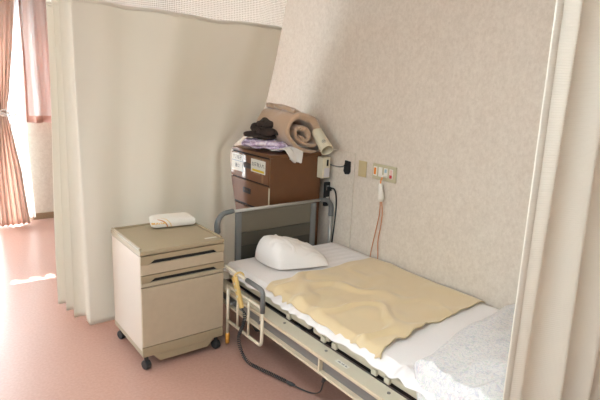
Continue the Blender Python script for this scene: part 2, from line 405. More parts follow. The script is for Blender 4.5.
sc_ = empty('short_window_curtain', (1.7, 5.99, 1.07), 'short pink pleated curtain hanging over the far window behind the cream curtain', 'curtain')
drape(.985, 2.44, 5.99, 1.07, 2.35, 10, .05, .6).build('curtain_cloth', M_PINK2, sc_, smooth=True, thick=.003)
ss_ = empty('short_sheer_curtain', (1.7, 5.87, 1.13), 'short white sheer curtain in front of the short pink curtain', 'sheer curtain')
drape(1.0, 2.44, 5.885, 1.15, 2.35, 13, .016, 2.0).build('curtain_cloth', M_SHEER, ss_, smooth=True)

lc = empty('long_window_curtain', (.83, 5.95, .02), 'floor-length pink curtain gathered by a tieback, leftmost in view', 'curtain')
def lx(u, z):
    c = pw(z, [(0, .79), (1.18, .745), (1.4, .76), (2.36, .80)]); h = pw(z, [(0, .145), (.6, .12), (1.05, .07), (1.18, .05), (1.35, .07), (1.9, .12), (2.36, .15)])
    return c + h * (2 * u - 1)
drape(.65, .95, 5.93, .02, 2.35, 6, .035, .3, lx, 140, 40).build('curtain_cloth', M_PINK, lc, smooth=True, thick=.003)
tb = [(.745 + .062 * cos(a), 5.93 + .055 * sin(a), 1.18 + .012 * sin(a * 2)) for a in [2 * pi * k / 28 for k in range(28)]]
MB().tube(tb, .012, 8, closed=True).build('tieback', M_WHITEC, lc, smooth=True)
bow = MB()
def loopf(cx, sx):
    return [(cx + sx * .05 * (1 - cos(a)) / 2 * 1.3, 5.862 + .01 * sin(a), 1.18 + .03 * sin(a)) for a in [2 * pi * k / 20 for k in range(20)]]
bow.tube(loopf(.81, 1), .008, 6, closed=True); bow.tube(loopf(.80, -1), .008, 6, closed=True)
bow.tube([(.81, 5.86, 1.18), (.825, 5.86, 1.10), (.822, 5.86, 1.04)], .008, 6)
bow.build('tieback_bow', M_WHITEC, lc, smooth=True)
def lsx(u, z): return lerp(pw(z, [(0, .86), (1.2, .80), (2.36, .82)]), pw(z, [(0, 1.015), (.8, .985), (1.3, .965), (1.6, .99), (2.36, 1.05)]), u)
ls_ = empty('long_sheer_curtain', (.9, 5.87, .03), 'floor-length white sheer curtain beside the gathered pink curtain', 'sheer curtain')
drape(0, 0, 6.03, .05, 2.35, 5, .02, 1.0, lsx, 90, 30).build('curtain_cloth', M_SHEERW, ls_, smooth=True)
# unseen sheer added at the balcony door, top lowered to let through a sun streak
ds_ = empty('sun_streak_sheer', (-.4, 6.05, .03), 'unseen white sheer added at the balcony door to cut the sun to a streak', 'sheer curtain')
dz = drape(-.1, .74, 6.04, 0, 1, 7, .02, .4, None, 130, 14)
for v in dz.v:
    ztop = lerp(2.35, 1.925 + .022 * sin(v.x * 47) + .012 * sin(v.x * 110), sst(.30, .36, v.x)); v.z = lerp(.04, ztop, v.z)
dz.build('curtain_cloth', M_SHEERW, ds_, smooth=True)

# ---------------------------------------------------------------- privacy curtain across the bay
ZT = 1.98; ZB = .06
XE = [(0.05, 1.97), (.43, 1.965), (.67, 1.94), (.86, 1.915), (1.0, 1.91), (1.10, 1.935), (1.165, 2.06), (1.28, 2.225), (1.53, 2.275), (1.77, 2.25), (1.98, 2.225), (2.5, 2.33)]
YE = [(.4, 3.33), (.86, 3.35), (1.0, 3.37), (1.165, 3.44), (1.28, 3.45), (1.53, 3.42), (1.77, 3.30), (1.98, 3.20), (2.5, 3.20)]
def xedge(z):
    return sum(pw(z + d, XE) for d in (-.03, 0, .03)) / 3
def pc(u, z):
    """u 0..0.36 is the gathered part along the aisle, beyond it the flat part across the bay"""
    if u < .36:
        t = u / .36
        zr = min(1, (2.3 - z) / 2.2)
        x = lerp(.722 + .055 * sst(.2, 1.9, z), .79, t ** .8); y = lerp(3.66, 3.2, t)
        a = 2 * pi * (3.5 * t + .12 * nz(t * 4, z * .8, 3.1))
        fade = min(1, (1 - t) * 5) * min(1, t * 6 + .3)
        return Vector((x + .042 * sin(a + .5) * fade, y + .024 * cos(a) * fade, z))
    t = (u - .36) / .64
    xe = xedge(z)
    xs = pw(z, [(0, 1.93), (.7, 1.90), (1.0, 1.94), (1.3, 2.03), (1.98, 2.225), (2.5, 2.33)])
    x = lerp(.79, lerp(xs, xe, sst(.75, 1, t)), t)
    low = sst(1.9, .2, z)
    y = lerp(3.2 - .06 * low, pw(z, YE), sst(.25, 1.0, t))
    s = .014 * sin(2 * pi * (2.6 * t) + .8 + .5 * nz(t * 3, z * .5, 1)) * min(1, t * 5)
    s += .014 * math.exp(-((t - .84) / .045) ** 2) - .009 * math.exp(-((t - .91) / .03) ** 2)
    s += .010 * nz(t * 7, z * 1.2, 4)
    s += .012 * sst(1.0, .3, z) * sin(2 * pi * 5 * t + 1) * sst(.3, .8, t)
    return Vector((x, y - s, z))
pcr = empty('privacy_curtain', (1.3, 3.25, ZB), 'cream hospital privacy curtain with net top hanging behind the bedside cabinet', 'privacy curtain', 'privacy curtains round the bed')
def zt(u): return ZT + .003 * sin(u * 23) + .003 * sin(u * 47) + .024 - .024 * sst(.36, .8, u)
MB().grid(lambda u, v: pc(u, lerp(ZB, zt(u), v)), 300, 60).build('curtain_cloth', M_CURT, pcr, smooth=True, thick=.002)
def hem(u, v):
    p = pc(u, lerp(ZB, ZB + .035, v)); return p + Vector((0, -.002, 0))
MB().grid(lambda u, v: pc(u, lerp(zt(u), 2.47, v)), 300, 14).build('net_panel', M_NET, pcr, smooth=True)
def topband(u, v):
    z = lerp(zt(u) - .02, zt(u), v); return pc(u, z) + Vector((0, -.003, 0))
MB().grid(topband, 300, 2).build('top_hem', M_CURT, pcr, smooth=True, thick=.003)
tr = empty('curtain_track', (1.3, 3.2, 2.47), 'white ceiling track carrying the privacy curtain by the window', 'curtain track', 'ceiling curtain tracks')
MB().tube([(.70, 5.2, 2.485), (.70, 3.66, 2.485), (.72, 3.4, 2.485), (.79, 3.22, 2.485), (1.0, 3.2, 2.485), (2.5, 3.2, 2.485)], .014, 8).build('rail', M_TRACK, tr, smooth=True)

# near privacy curtain at the foot of the bed
def nc(u, z):
    xl = lerp(1.515, 1.478, (z - 0) / 1.9)
    x = lerp(xl, xl + 1.02, u)
    ph = 2 * pi * (4.0 * u + .10 * nz(u * 5, z * .7, 7) - .18 * (z - 1) * sst(0, .4, u) * .5)
    a = .052 * sst(.0, .14, u) * (1 + .3 * nz(u * 3, z, 2))
    return Vector((x + .012 * sin(ph * 1 + 2) * sst(0, .1, u), .80 - a * sin(ph + .4), z))
ncr = empty('privacy_curtain', (2.0, .8, .08), 'cream ribbed privacy curtain hanging close to the camera at the foot of the bed', 'privacy curtain', 'privacy curtains round the bed')
M_CURT2 = mat('cream_ribbed_curtain', rgb(240, 233, 220), 0.8, spec=0.2, bump=('wave', 42, 0.25), trans=0.25)
MB().grid(lambda u, v: nc(u, lerp(.08, 1.98, v)), 260, 60).build('curtain_cloth', M_CURT2, ncr, smooth=True, thick=.002)
MB().grid(lambda u, v: nc(u * .028, lerp(.08, 1.98, v)) + Vector((0, -.004 + .003 * (2 * u - 1) ** 2, 0)), 10, 60).build('side_hem', M_CURT2, ncr, smooth=True, thick=.003)
MB().grid(lambda u, v: nc(u, lerp(1.98, 2.47, v)), 200, 8).build('net_panel', M_NET, ncr, smooth=True)
tr = empty('curtain_track', (1.9, .8, 2.47), 'white ceiling track carrying the curtain at the foot of the bed', 'curtain track', 'ceiling curtain tracks')
MB().tube([(1.4, .8, 2.485), (2.5, .8, 2.485)], .014, 8).build('rail', M_TRACK, tr, smooth=True)

# ---------------------------------------------------------------- bed
bed = empty('hospital_bed', (2.0, 1.9, 0), 'adjustable hospital bed with beige steel frame standing against the papered wall', 'hospital bed')
for xs, s in ((1.46, 1), (2.50, -1)):
    def X(a, b): return sorted((xs + s * a, xs + s * b))
    y0, y1 = .9, 2.80
    fl = MB(); x = X(.0, .088); fl.box(x[0], x[1], y0, y1, .325, .333)
    x = X(.082, .09); fl.box(x[0], x[1], y0, y1, .27, .325)
    rail = fl.build('side_beam', M_FRAME, bed, bevel=.002)
    x = X(-.004, .006)
    lip = MB().box(x[0], x[1], y0, y1, .318, .336).build('beam_lip', M_LIP, rail, bevel=.003)
    x = X(-.006, .03)
    MB().box(x[0], x[1], y0, y1, .240, .252).build('beam_lip', M_LIP, rail, bevel=.003)
    x = X(.022, .030)
    MB().box(x[0], x[1], y0, y1, .252, .325).build('beam_web', M_WEB, rail)
    x = X(0, .022)
    for yy in (1.20, 1.707, 2.23, 2.7): MB().box(x[0], x[1], yy - .005, yy + .005, .252, .318).build('beam_rib', M_LIP, rail)
    if s == 1:
        for yy in (1.304, 1.72, 2.07, 2.45):
            MB().cyl((1.515, yy, .333), (1.515, yy, .3355), .008, 16).build('bolt', M_WEB, rail)
        st = MB().box(1.490, 1.512, 1.545, 1.628, .3335, .3345).build('sticker', M_PAPER, rail); st['label'] = 'white sticker with small grey print'
        pr_ = MB()
        for k in range(14):
            if k % 5 == 3: continue
            pr_.box(1.497, 1.503 + .002 * (k % 3), 1.552 + k * .005, 1.555 + k * .005, .3345, .3348)
        pr_.build('print', M_INK, st)
# deck under the mattress
MB().box(1.60, 2.46, .9, 2.82, .30, .332).build('deck', M_BLACK, bed)
for yy in (.95, 1.5, 2.05, 2.6): MB().box(1.55, 2.41, yy - .02, yy + .02, .27, .30).build('cross_member', M_WEB, bed)
for a, b in ((2.12, 2.78), (1.925, 2.09), (1.765, 1.895), (.95, 1.735)):
    MB().box(1.567, 1.60, a, b, .338, .378).build('deck_edge', M_FRAME, bed, bevel=.012, seg=3)
for yy in (1.80, 1.715, 1.36, 1.44, 2.10):
    MB().box(1.556, 1.572, yy - .016, yy + .016, .333, .362).build('deck_bracket', M_FRAME, bed, bevel=.003)
# base with legs
base = MB().box(1.78, 1.84, 1.05, 2.65, .13, .18).box(2.18, 2.24, 1.05, 2.65, .13, .18).box(1.84, 2.18, 1.1, 1.16, .13, .18).box(1.84, 2.18, 2.54, 2.60, .13, .18)
base.build('base_frame', M_WEB, bed, bevel=.004)
for x in (1.7, 2.32):
    for y in (1.07, 2.62):
        MB().box(x - .03, x + .03, y - .03, y + .03, .05, .27).build('leg', M_WEB, bed, bevel=.004)
        MB().cyl((x - .018, y, .055), (x + .018, y, .055), .055, 24).build('castor', M_DARK, bed, bevel=.004)
MB().tube([(1.73, 1.3, .155), (2.3, 2.3, .3)], .018).build('lift_arm', M_WEB, bed, smooth=True)
MB().box(1.9, 2.1, 1.7, 2.2, .18, .26).build('motor_housing', M_GREYP, bed, bevel=.01)

# headboard
hb = MB().tube(arc_path([(1.645, 2.87, .756), (2.40, 2.87, .757)], .01), .011, 12).build('headboard_rail', M_STEEL, bed, smooth=True)
for a, b, zz in ((1.533, 1.65, .759), (2.493, 2.375, .757)):
    d = 1 if b > a else -1
    MB().tube([(a, 2.87, .07), (a, 2.87, .66)], .0145, 14).build('headboard_post', M_STEEL, bed, smooth=True)
    pts = smooth_path([(a, 2.87, .625), (a, 2.87, .69), (a + d * .018, 2.87, .728), (a + d * .05, 2.87, .750), (b, 2.87, zz)], 6)
    MB().tube(pts, [.021 - .006 * k / (len(pts) - 1) for k in range(len(pts))], 14).build('corner_cover', M_GREYP, bed, smooth=True)
    MB().box(min(a, a + d * .02) - .018, max(a, a + d * .02) + .012, 2.855, 2.885, .25, .33).build('post_bracket', M_WEB, bed, bevel=.003)
for x0, x1 in ((1.668, 1.708), (2.293, 2.34)):
    MB().box(x0, x1, 2.856, 2.884, .30, .746).build('panel_stile', M_GREYP, bed, bevel=.006)
MB().box(1.708, 2.293, 2.862, 2.878, .602, .732).build('panel_board', M_HB1, bed, bevel=.002)
MB().box(1.708, 2.293, 2.862, 2.878, .732, .746).build('panel_top_strip', M_HB1, bed, bevel=.002)
MB().box(1.708, 2.293, 2.862, 2.878, .512, .600).build('panel_board', M_HB2, bed, bevel=.002)
MB().box(1.708, 2.293, 2.862, 2.878, .30, .510).build('panel_board', M_HB3, bed, bevel=.002)
MB().box(1.533, 2.493, 2.864, 2.876, .26, .29).build('headboard_crossbar', M_WEB, bed)
# low footboard
MB().box(1.57, 2.46, .835, .86, .25, .42).build('footboard', M_HB1, bed, bevel=.006)

# drop-down side rail with its bars
RX = 1.42; RR = .0095
def R_(y, z): return (RX, y, z)
sr = MB().tube(arc_path([R_(2.78, .528), R_(2.30, .516)], .02), RR, 12)
sr.tube(arc_path([R_(2.145, .395), R_(2.145, .188), R_(2.52, .188)], .035), RR, 12)
sr.tube([R_(2.52, .408), R_(2.145, .408)], RR * .85, 12)
side = sr.build('side_rail', M_CREAMT, bed, smooth=True)
for y in (2.285, 2.405):
    MB().tube([R_(y, .408), R_(y, .188)], RR * .75, 10).build('rail_bar', M_CREAMT, side, smooth=True)
MB().tube([R_(2.52, .415), R_(2.52, .10)], RR, 12).build('rail_bar', M_CREAMT, side, smooth=True)
MB().tube([R_(2.78, .53), R_(2.78, .10)], RR, 12).build('rail_bar', M_CREAMT, side, smooth=True)
MB().tube(arc_path([R_(2.31, .516), R_(2.145, .512), R_(2.145, .385)], .035), .0135, 12).build('rail_corner', M_GREYP, side, smooth=True)
o = MB().tube([R_(2.52, .105), R_(2.52, .04)], .0125, 12).build('rail_foot', M_OCAP, side, smooth=True); o['label'] = 'orange end cap'
for y in (2.2, 2.5):
    MB().tube([(1.43, y, .30), (1.475, y, .30)], .009, 8).build('rail_bracket', M_WEB, side)

# mattress and linen
mt = MB().box(1.585, 2.495, .895, 2.835, .342, .424).build('mattress', mat('mattress_cover', rgb(190, 186, 180), .8), None, bevel=.025, seg=3)
tag(mt, 'thin mattress under the white sheet on the hospital bed', 'mattress')
MX0, MX1, MY0, MY1, MZ = 1.585, 2.506, .885, 2.845, .434
def sheet(u, v):
    # u across (0 = hem hanging on the aisle side, .18 = mattress edge, 1 = wall), v along from foot to head
    y = lerp(MY0, MY1, v)
    hemz = .394 + .005 * nz(y * 3, 0, 5) + .006 * sin(y * 17)
    ruf = .006 * sin(y * 60 + 8 * nz(y * 2, 1, 3)) + .006 * nz(y * 9, u * 8, 2)
    if u < .18:
        t = u / .18
        x = lerp(1.538, MX0 + .012, sin(t * pi / 2 * .98)) + ruf * (1 - t)
        z = lerp(hemz, MZ, 1 - (1 - t) ** 1.8)
    else:
        t = (u - .18) / .82; x = lerp(MX0 + .012, MX1, t); z = MZ
        z += .004 * nz(x * 4, y * 3, 1) * min(1, t * 8)
        # comb of fine creases near the head, running across the bed
        z += .0022 * sin(y * 95 + 3 * nz(x * 3, y * 2, 8)) * sst(2.3, 2.5, y) * sst(1.95, 2.2, x) * sst(2.5, 2.4, x)
        z -= .012 * sst(2.44, MX1, x) ** 2
    z -= .03 * sst(2.80, MY1, y) ** 2 + .03 * sst(MY0 + .04, MY0, y) ** 2
    # crumpled pocket by the quilt
    q = math.exp(-((y - 1.27) / .05) ** 2 - ((x - 1.57) / .04) ** 2); z += .02 * q * sin(y * 60); x -= .012 * q
    return (x, y, z)
sh = MB().grid(sheet, 110, 420).build('bed_sheet', M_SHEET, None, smooth=True, thick=.003, offset=0)
tag(sh, 'white sheet covering the mattress with ruffled hem on the aisle side', 'bed sheet')

def foot_edge(t):   # t 0 aisle .. 1 wall
    return pw(t, [(0, 1.40), (.05, 1.435), (.2, 1.462), (.45, 1.485), (.7, 1.50), (1, 1.515)]) + .010 * sin(t * 19) * (1 - t) + .008 * sin(t * 43 + 1) * (1 - t)
def head_edge(t): return pw(t, [(0, 2.33), (.06, 2.36), (.25, 2.352), (.55, 2.38), (1, 2.392)]) + .003 * sin(t * 20)
def satin(u, v):
    t = u
    y = lerp(foot_edge(t), head_edge(t), v)
    x = lerp(1.572, 2.50, t)
    edge = min(1, v / .03)
    z = MZ + .0075
    z += .022 * max(0, nz(x * 5 + y * 3, y * 6 - x * 2, 3)) * (1 - .6 * t)
    z += .024 * sst(.5, 1, ridge(x * 3.4 + 1.6 * y, y * 4.2 - 1.6 * x, 4)) * (1 - sst(.2, .9, t)) * .9
    z += .007 * sst(.6, 1, ridge(x * 1.3 - y * 2.0, y * 1.1 + 1, 9))
    lift = math.exp(-v / .03) * (.003 + .010 * max(0, sin(t * 19 - .6)) * (1 - .7 * t)); z += lift
    if x < 1.61:
        k = (1.61 - x) / .038; z -= .036 * k ** 1.5; x -= .012 * k
    z -= .010 * sst(2.45, 2.5, x) ** 2
    return (x, y, z)
ds = empty('draw_sheet', (2.04, 1.93, MZ), 'cream satin draw sheet spread across the middle of the bed', 'draw sheet')
MB().grid(satin, 160, 150).build('cloth', M_SATIN, ds, smooth=True, thick=.003)
MB().tube([Vector(satin(k / 120, 0)) for k in range(121)], .0026, 6).build('hem', M_SATINHEM, ds, smooth=True)

# pillow: four ground corners, high at the back left, flat at the front right
PA, PB, PC_, PD = Vector((1.735, 2.80)), Vector((1.735, 2.47)), Vector((2.10, 2.36)), Vector((2.20, 2.72))
def pillow(side):
    def f(u, v):
        a, b = 2 * u - 1, 2 * v - 1           # a: left..right, b: front..back
        rr = 1 - .13 * (a * a * b * b)
        p = (PB * (1 - u) + PC_ * u) * (1 - v) + (PA * (1 - u) + PD * u) * v
        c = (PA + PB + PC_ + PD) / 4
        pin = 1 - .05 * (1 - b * b) * abs(a) ** 3 * 0 - .06 * (1 - a * a) * abs(b) ** 4
        p = c + (p - c) * pin * rr
        ea = 1 - abs(a) ** (7 if a < 0 else 2.4); eb = 1 - abs(b) ** (3.2 if b < 0 else 4)
        prof = max(0, ea) ** .5 * max(0, eb) ** .6
        H = lerp(.175, .085, sst(0, 1, u)) * lerp(.86, 1.05, v)
        if side > 0:
            z = MZ + .022 + H * prof
            z += .010 * nz(a * 2.2, b * 2.2, 1) * prof + .009 * sst(.5, 1, ridge(a * 1.8 + b, b * 2.4 - a, 6)) * prof * (1 if u > .3 else .4)
        else:
            z = MZ + .022 - .012 * prof
        return (p.x, p.y, z)
    return f
pl = MB().grid(pillow(1), 90, 90).grid(pillow(-1), 90, 90).build('pillow', M_PILLOW, None, smooth=True)
tag(pl, 'plump white pillow lying at the head of the bed below the headboard', 'pillow')

# floral quilt over the foot
def quilt(u, v):
    # u across: 0 = aisle hem .. 1 wall, v: 0 foot .. 1 head edge
    ye = pw(u, [(0, 1.15), (.12, 1.21), (.22, 1.26), (.5, 1.31), (.75, 1.36), (1, 1.38)]) + .012 * sin(u * 14) + .01 * nz(u * 6, 3)
    y = lerp(.87, ye, v)
    puff = (1 - (1 - min(1, (1 - v) / .16)) ** 2) ** .5
    top = MZ + .012 + (.060 + .014 * nz(u * 4, v * 3, 2) + .014 * sst(.5, 1, ridge(u * 2.6 + v, v * 2.2 - u, 5))) * puff
    if u < .22:
        t = u / .22
        x = lerp(1.525, 1.60, 1 - (1 - t) ** 1.6) - .012 * (1 - v) + .006 * sin(y * 40) * (1 - t)
        z = lerp(.30, top, sin(t * pi / 2) ** .8)
    else:
        t = (u - .22) / .78; x = lerp(1.60, 2.503, t); z = top - .02 * sst(.93, 1, t)
    return (x, y, z)
ql = MB().grid(quilt, 150, 90).build('quilt', M_FLORAL, None, smooth=True, thick=.008, offset=-1)
tag(ql, 'white quilt with small grey-green floral print folded over the foot of the bed', 'quilt')

# ---------------------------------------------------------------- bed hand control
hc = empty('hand_control', (1.395, 2.36, .34), 'tan bed hand control hooked on the side rail with a dark coiled cord', 'hand control')
A_ = Vector((1.398, 2.41, .508)); B_ = Vector((1.394, 2.315, .352))
d = (B_ - A_).normalized(); w = d.cross(Vector((1, 0, 0))).normalized() * .5
body = MB()
def bar(mb, a, b, wa, wb, t, n=1):
    vs = []
    for p, ww in ((a, wa), (b, wb)):
        for sx in (-t, t):
            for s in (-1, 1): vs.append(p + Vector((sx, 0, 0)) + w * 2 * ww * s * .5)
    mb.add(vs, [(0, 1, 3, 2), (4, 6, 7, 5), (0, 4, 5, 1), (2, 3, 7, 6), (0, 2, 6, 4), (1, 5, 7, 3)])
bar(body, A_, B_, .044, .026, .010)
body.build('body', M_REMOTE, hc, bevel=.005, seg=3)
MB().tube(smooth_path([A_ + Vector((.0, .0, -.006)), A_ + Vector((.003, -.004, .012)), (RX, 2.392, .534), (RX + .015, 2.380, .526), (RX + .017, 2.374, .51)], 5), .006, 8).build('hook', M_REMOTE, hc, smooth=True)
for k in range(3):
    p = A_.lerp(B_, .22 + .2 * k); MB().box(p.x - .0135, p.x - .009, p.y - .007, p.y + .007, p.z - .007, p.z + .007).build('button', M_FRAME, hc, bevel=.002)
path = smooth_path([B_, (1.404, 2.30, .31), (1.400, 2.31, .25), (1.388, 2.335, .17), (1.396, 2.32, .09), (1.415, 2.27, .035), (1.44, 2.19, .026), (1.475, 2.09, .022), (1.505, 1.975, .022)], 60)
coil = []; L_ = 0
for i, p in enumerate(path):
    t = (path[min(i + 1, len(path) - 1)] - path[max(i - 1, 0)]).normalized()
    u_ = t.cross(Vector((1, .2, .1))).normalized(); w_ = t.cross(u_)
    if i: L_ += (p - path[i - 1]).length
    
    coil.append((p, t, u_, w_, L_))
def along(s):
    for i in range(1, len(coil)):
        if coil[i][4] >= s:
            k = (s - coil[i - 1][4]) / max(1e-9, coil[i][4] - coil[i - 1][4]); return coil[i - 1][0].lerp(coil[i][0], k), coil[i][2], coil[i][3]
    return coil[-1][0], coil[-1][2], coil[-1][3]
N_ = int(L_ / .0115 * 9); cp = []
for k in range(N_ + 1):
    s = L_ * k / N_; p, u_, w_ = along(s); a = s / .0115 * 2 * pi; r = .0085 * min(1, k / 30, (N_ - k) / 30)
    cp.append(p + u_ * r * cos(a) + w_ * r * sin(a))
MB().tube(cp, .0028, 5).build('coiled_cord', M_CORDB, hc, smooth=True)
E1 = Vector((1.505, 1.975, .022))
MB().tube([E1 + Vector((-.008, .025, 0)), E1, E1 + Vector((.008, -.022, 0))], [.009, .011, .006], 10).build('cord_sleeve', M_CORDB, hc, smooth=True)
MB().tube(smooth_path([E1, (1.535, 1.92, .008), (1.56, 1.86, .01), (1.55, 1.79, .06), (1.535, 1.752, .13), (1.53, 1.735, .17)], 10), .004, 8).build('straight_cord', M_CORDB, hc, smooth=True)
MB().tube([(1.535, 1.755, .14), (1.53, 1.735, .17), (1.525, 1.72, .215), (1.52, 1.715, .24)], [.007, .012, .013, .009], 10).build('connector', M_CORDB, hc, smooth=True)

# ---------------------------------------------------------------- bedside cabinet
cx0, cx1, cy0, cy1 = .903, 1.395, 2.53, 3.015
cab = empty('bedside_cabinet', ((cx0 + cx1) / 2, (cy0 + cy1) / 2, 0), 'beige bedside cabinet on castors with two drawers and a door, left of the bed', 'bedside cabinet')
MB().box(cx0 + .004, cx1 - .004, cy0 + .018, cy1, .095, .675).build('carcass', M_CAB, cab, bevel=.003)
MB().box(cx0 - .001, cx0 + .004, cy0 + .012, cy1 - .01, .125, .668).build('side_panel', M_CABSIDE, cab, bevel=.002)
MB().box(cx1 - .004, cx1 + .001, cy0 + .012, cy1 - .01, .125, .668).build('side_panel', M_CABSIDE, cab, bevel=.002)
tp = MB().box(cx0 - .002, cx1 + .002, cy0 - .003, cy1 + .003, .677, .701)
top = tp.build('top', M_CABTOP, cab, bevel=.005, seg=3)
rim = MB().box(cx0, cx0 + .014, cy0 + .02, cy1, .700, .710).box(cx1 - .014, cx1, cy0 + .02, cy1, .700, .710).box(cx0 + .014, cx1 - .014, cy1 - .014, cy1, .700, .710)
rim.build('rim', M_CABTOP, top, bevel=.004)
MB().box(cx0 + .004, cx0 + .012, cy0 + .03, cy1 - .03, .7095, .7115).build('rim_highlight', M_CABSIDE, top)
o = MB().box(1.298, 1.372, 2.572, 2.590, .7012, .7018).build('sticker', M_PAPER, top); o['label'] = 'small white sticker'
def grip_front(z0, z1, zs, name):
    """drawer: lighter panel below, darker grip strip above with a long slot cut in its lower edge"""
    pts = [(cx0, zs), (cx0 + .045, zs), (cx0 + .075, zs + .020), (cx1 - .065, zs + .020), (cx1 - .045, zs), (cx1, zs), (cx1, z1), (cx0, z1)]
    dr = MB().box(cx0 + .001, cx1 - .001, cy0, cy0 + .015, z0, zs - .002).build(name, M_CABDOOR if name == 'drawer' else M_CAB, cab, bevel=.002)
    MB().prism(pts, 'y', cy0 - .002, cy0 + .015).build('grip_strip', M_CABTOP, dr)
    MB().box(cx0 + .04, cx1 - .04, cy0 + .0155, cy0 + .0175, zs - .004, zs + .024).build('grip_recess', M_BLACK, dr)
    return dr
grip_front(.566, .673, .626, 'drawer')
grip_front(.499, .563, .523, 'pull_out_shelf')
MB().box(cx0 + .001, cx1 - .001, cy0, cy0 + .016, .150, .493).build('door', M_CABDOOR, cab, bevel=.003)
MB().box(cx0 + .002, cx1 - .002, cy0 + .014, cy0 + .018, .10, .675).build('shadow_gap', M_BLACK, cab)
MB().box(cx0, cx1, cy0, cy1, .090, .146).build('base_skirt', M_CABTOP, cab, bevel=.004)
MB().prism([(cx0 + .06, .09), (cx0 + .10, .045), (cx1 - .10, .045), (cx1 - .06, .09)], 'y', cy0 + .005, cy0 + .022).build('base_apron', M_CABTOP, cab)
for x in (cx0 + .03, cx1 - .03):
    for y in (cy0 + .035, cy1 - .035):
        c = MB().cyl((x - .016, y - .005, .027), (x + .016, y + .005, .027), .027, 22).build('castor', M_DARK, cab, bevel=.005)
        MB().tube([(x, y, .045), (x, y, .092)], .012, 10).build('castor_stem', M_DARK, c)

# folded towel on the cabinet
tw = empty('folded_towel', (1.26, 2.95, .705), 'folded white towel with orange print lying on the bedside cabinet', 'towel')
tq = [Vector((1.098, 2.885)), Vector((1.372, 2.845)), Vector((1.372, 2.965)), Vector((1.125, 2.992))]
def tfn(k):
    def f(u, v):
        a, b = 2 * u - 1, 2 * v - 1
        p = (tq[0] * (1 - u) + tq[1] * u) * (1 - v) + (tq[3] * (1 - u) + tq[2] * u) * v
        e = (1 - a ** 16) ** .5 * (1 - b ** 12) ** .5 if abs(a) < 1 and abs(b) < 1 else 0
        zc = .733 + .008 * v + .003 * nz(u * 5, v * 5, 3)
        h = .027 + .004 * nz(u * 2, v * 2, 1)
        return (p.x + .002 * nz(v * 9, u), p.y + .003 * nz(u * 9, v), zc + k * (h * e))
    return f
twm = MB().grid(tfn(1), 60, 40).grid(tfn(-1), 60, 40)
def tfront(u, v):
    p = tq[0].lerp(tq[1], u)
    return (p.x, p.y, .727)
def towel_mat():
    m = mat('printed_towel', rgb(224, 217, 206), .9, bump=('noise', 90, .5))
    nt = m.node_tree; N = nt.nodes; L = nt.links; b = N['Principled BSDF']; tc = [n for n in N if n.type == 'TEX_COORD'][0]
    sx = N.new('ShaderNodeSeparateXYZ'); L.new(tc.outputs['Object'], sx.inputs[0])
    def op(t, a, c=None):
        n = N.new('ShaderNodeMath'); n.operation = t
        for i, q in enumerate((a, c)):
            if q is None: continue
            if isinstance(q, (int, float)): n.inputs[i].default_value = q
            else: L.new(q, n.inputs[i])
        return n.outputs[0]
    x, y, z = sx.outputs
    # arcs around a point near the front-left corner, and a short printed word
    dx = op('SUBTRACT', x, -.125); dz = op('SUBTRACT', op('ADD', z, op('MULTIPLY', y, .6)), -.055)
    r = op('SQRT', op('ADD', op('MULTIPLY', dx, dx), op('MULTIPLY', dz, dz)))
    def band(lo, hi): return op('MULTIPLY', op('GREATER_THAN', r, lo), op('LESS_THAN', r, hi))
    front = op('LESS_THAN', y, -.018)
    a1 = op('MULTIPLY', op('MULTIPLY', band(.090, .098), front), op('GREATER_THAN', dx, .03)); a2 = op('MULTIPLY', op('MULTIPLY', band(.112, .117), front), op('GREATER_THAN', dx, .04))
    nn = N.new('ShaderNodeTexNoise'); nn.inputs['Scale'].default_value = 110; L.new(tc.outputs['Object'], nn.inputs[0])
    wd = op('MULTIPLY', op('MULTIPLY', op('GREATER_THAN', z, .026), op('LESS_THAN', z, .036)), op('MULTIPLY', op('LESS_THAN', x, -.045), op('GREATER_THAN', nn.outputs[0], .46)))
    wd = op('MULTIPLY', wd, op('LESS_THAN', y, -.03))
    prev = None
    for fac, col in ((a1, rgb(200, 140, 100)), (a2, rgb(222, 190, 130)), (wd, rgb(226, 168, 60))):
        mx = N.new('ShaderNodeMix'); mx.data_type = 'RGBA'; L.new(fac, mx.inputs[0])
        if prev is None: mx.inputs[6].default_value = rgb(224, 217, 206)
        else: L.new(prev, mx.inputs[6])
        mx.inputs[7].default_value = col; prev = mx.outputs[2]
    L.new(prev, b.inputs['Base Color']); return m
M_TOWEL = towel_mat()
twm.build('towel_body', M_TOWEL, tw, smooth=True)

# ---------------------------------------------------------------- brown chest of drawers behind the headboard
lx0, lx1, ly0, ly1, lz = 1.985, 2.440, 2.95, 3.50, 1.098
ck = empty('chest_of_drawers', ((lx0 + lx1) / 2, (ly0 + ly1) / 2, 0), 'brown wooden chest of drawers with taped paper labels standing behind the headboard', 'chest of drawers')
MB().box(lx0 + .02, lx1, ly0 + .001, ly1 - .001, .06, 1.075).build('carcass', M_LOCK, ck, bevel=.002)
MB().box(lx0 - .004, lx1 + .002, ly0 - .003, ly1 + .002, 1.075, lz).build('top', M_LOCK, ck, bevel=.003)
MB().box(lx0 + .03, lx1 - .01, ly0 + .01, ly1 - .01, 0, .06).build('plinth', M_BLACK, ck)
MB().box(lx0 + .002, lx0 + .021, ly0, ly0 + .016, .06, 1.074).build('front_stile', M_LOCK, ck)
MB().box(lx0 + .012, lx0 + .022, ly0 + .016, ly1 - .01, .64, 1.074).build('shadow_gap', M_BLACK, ck)
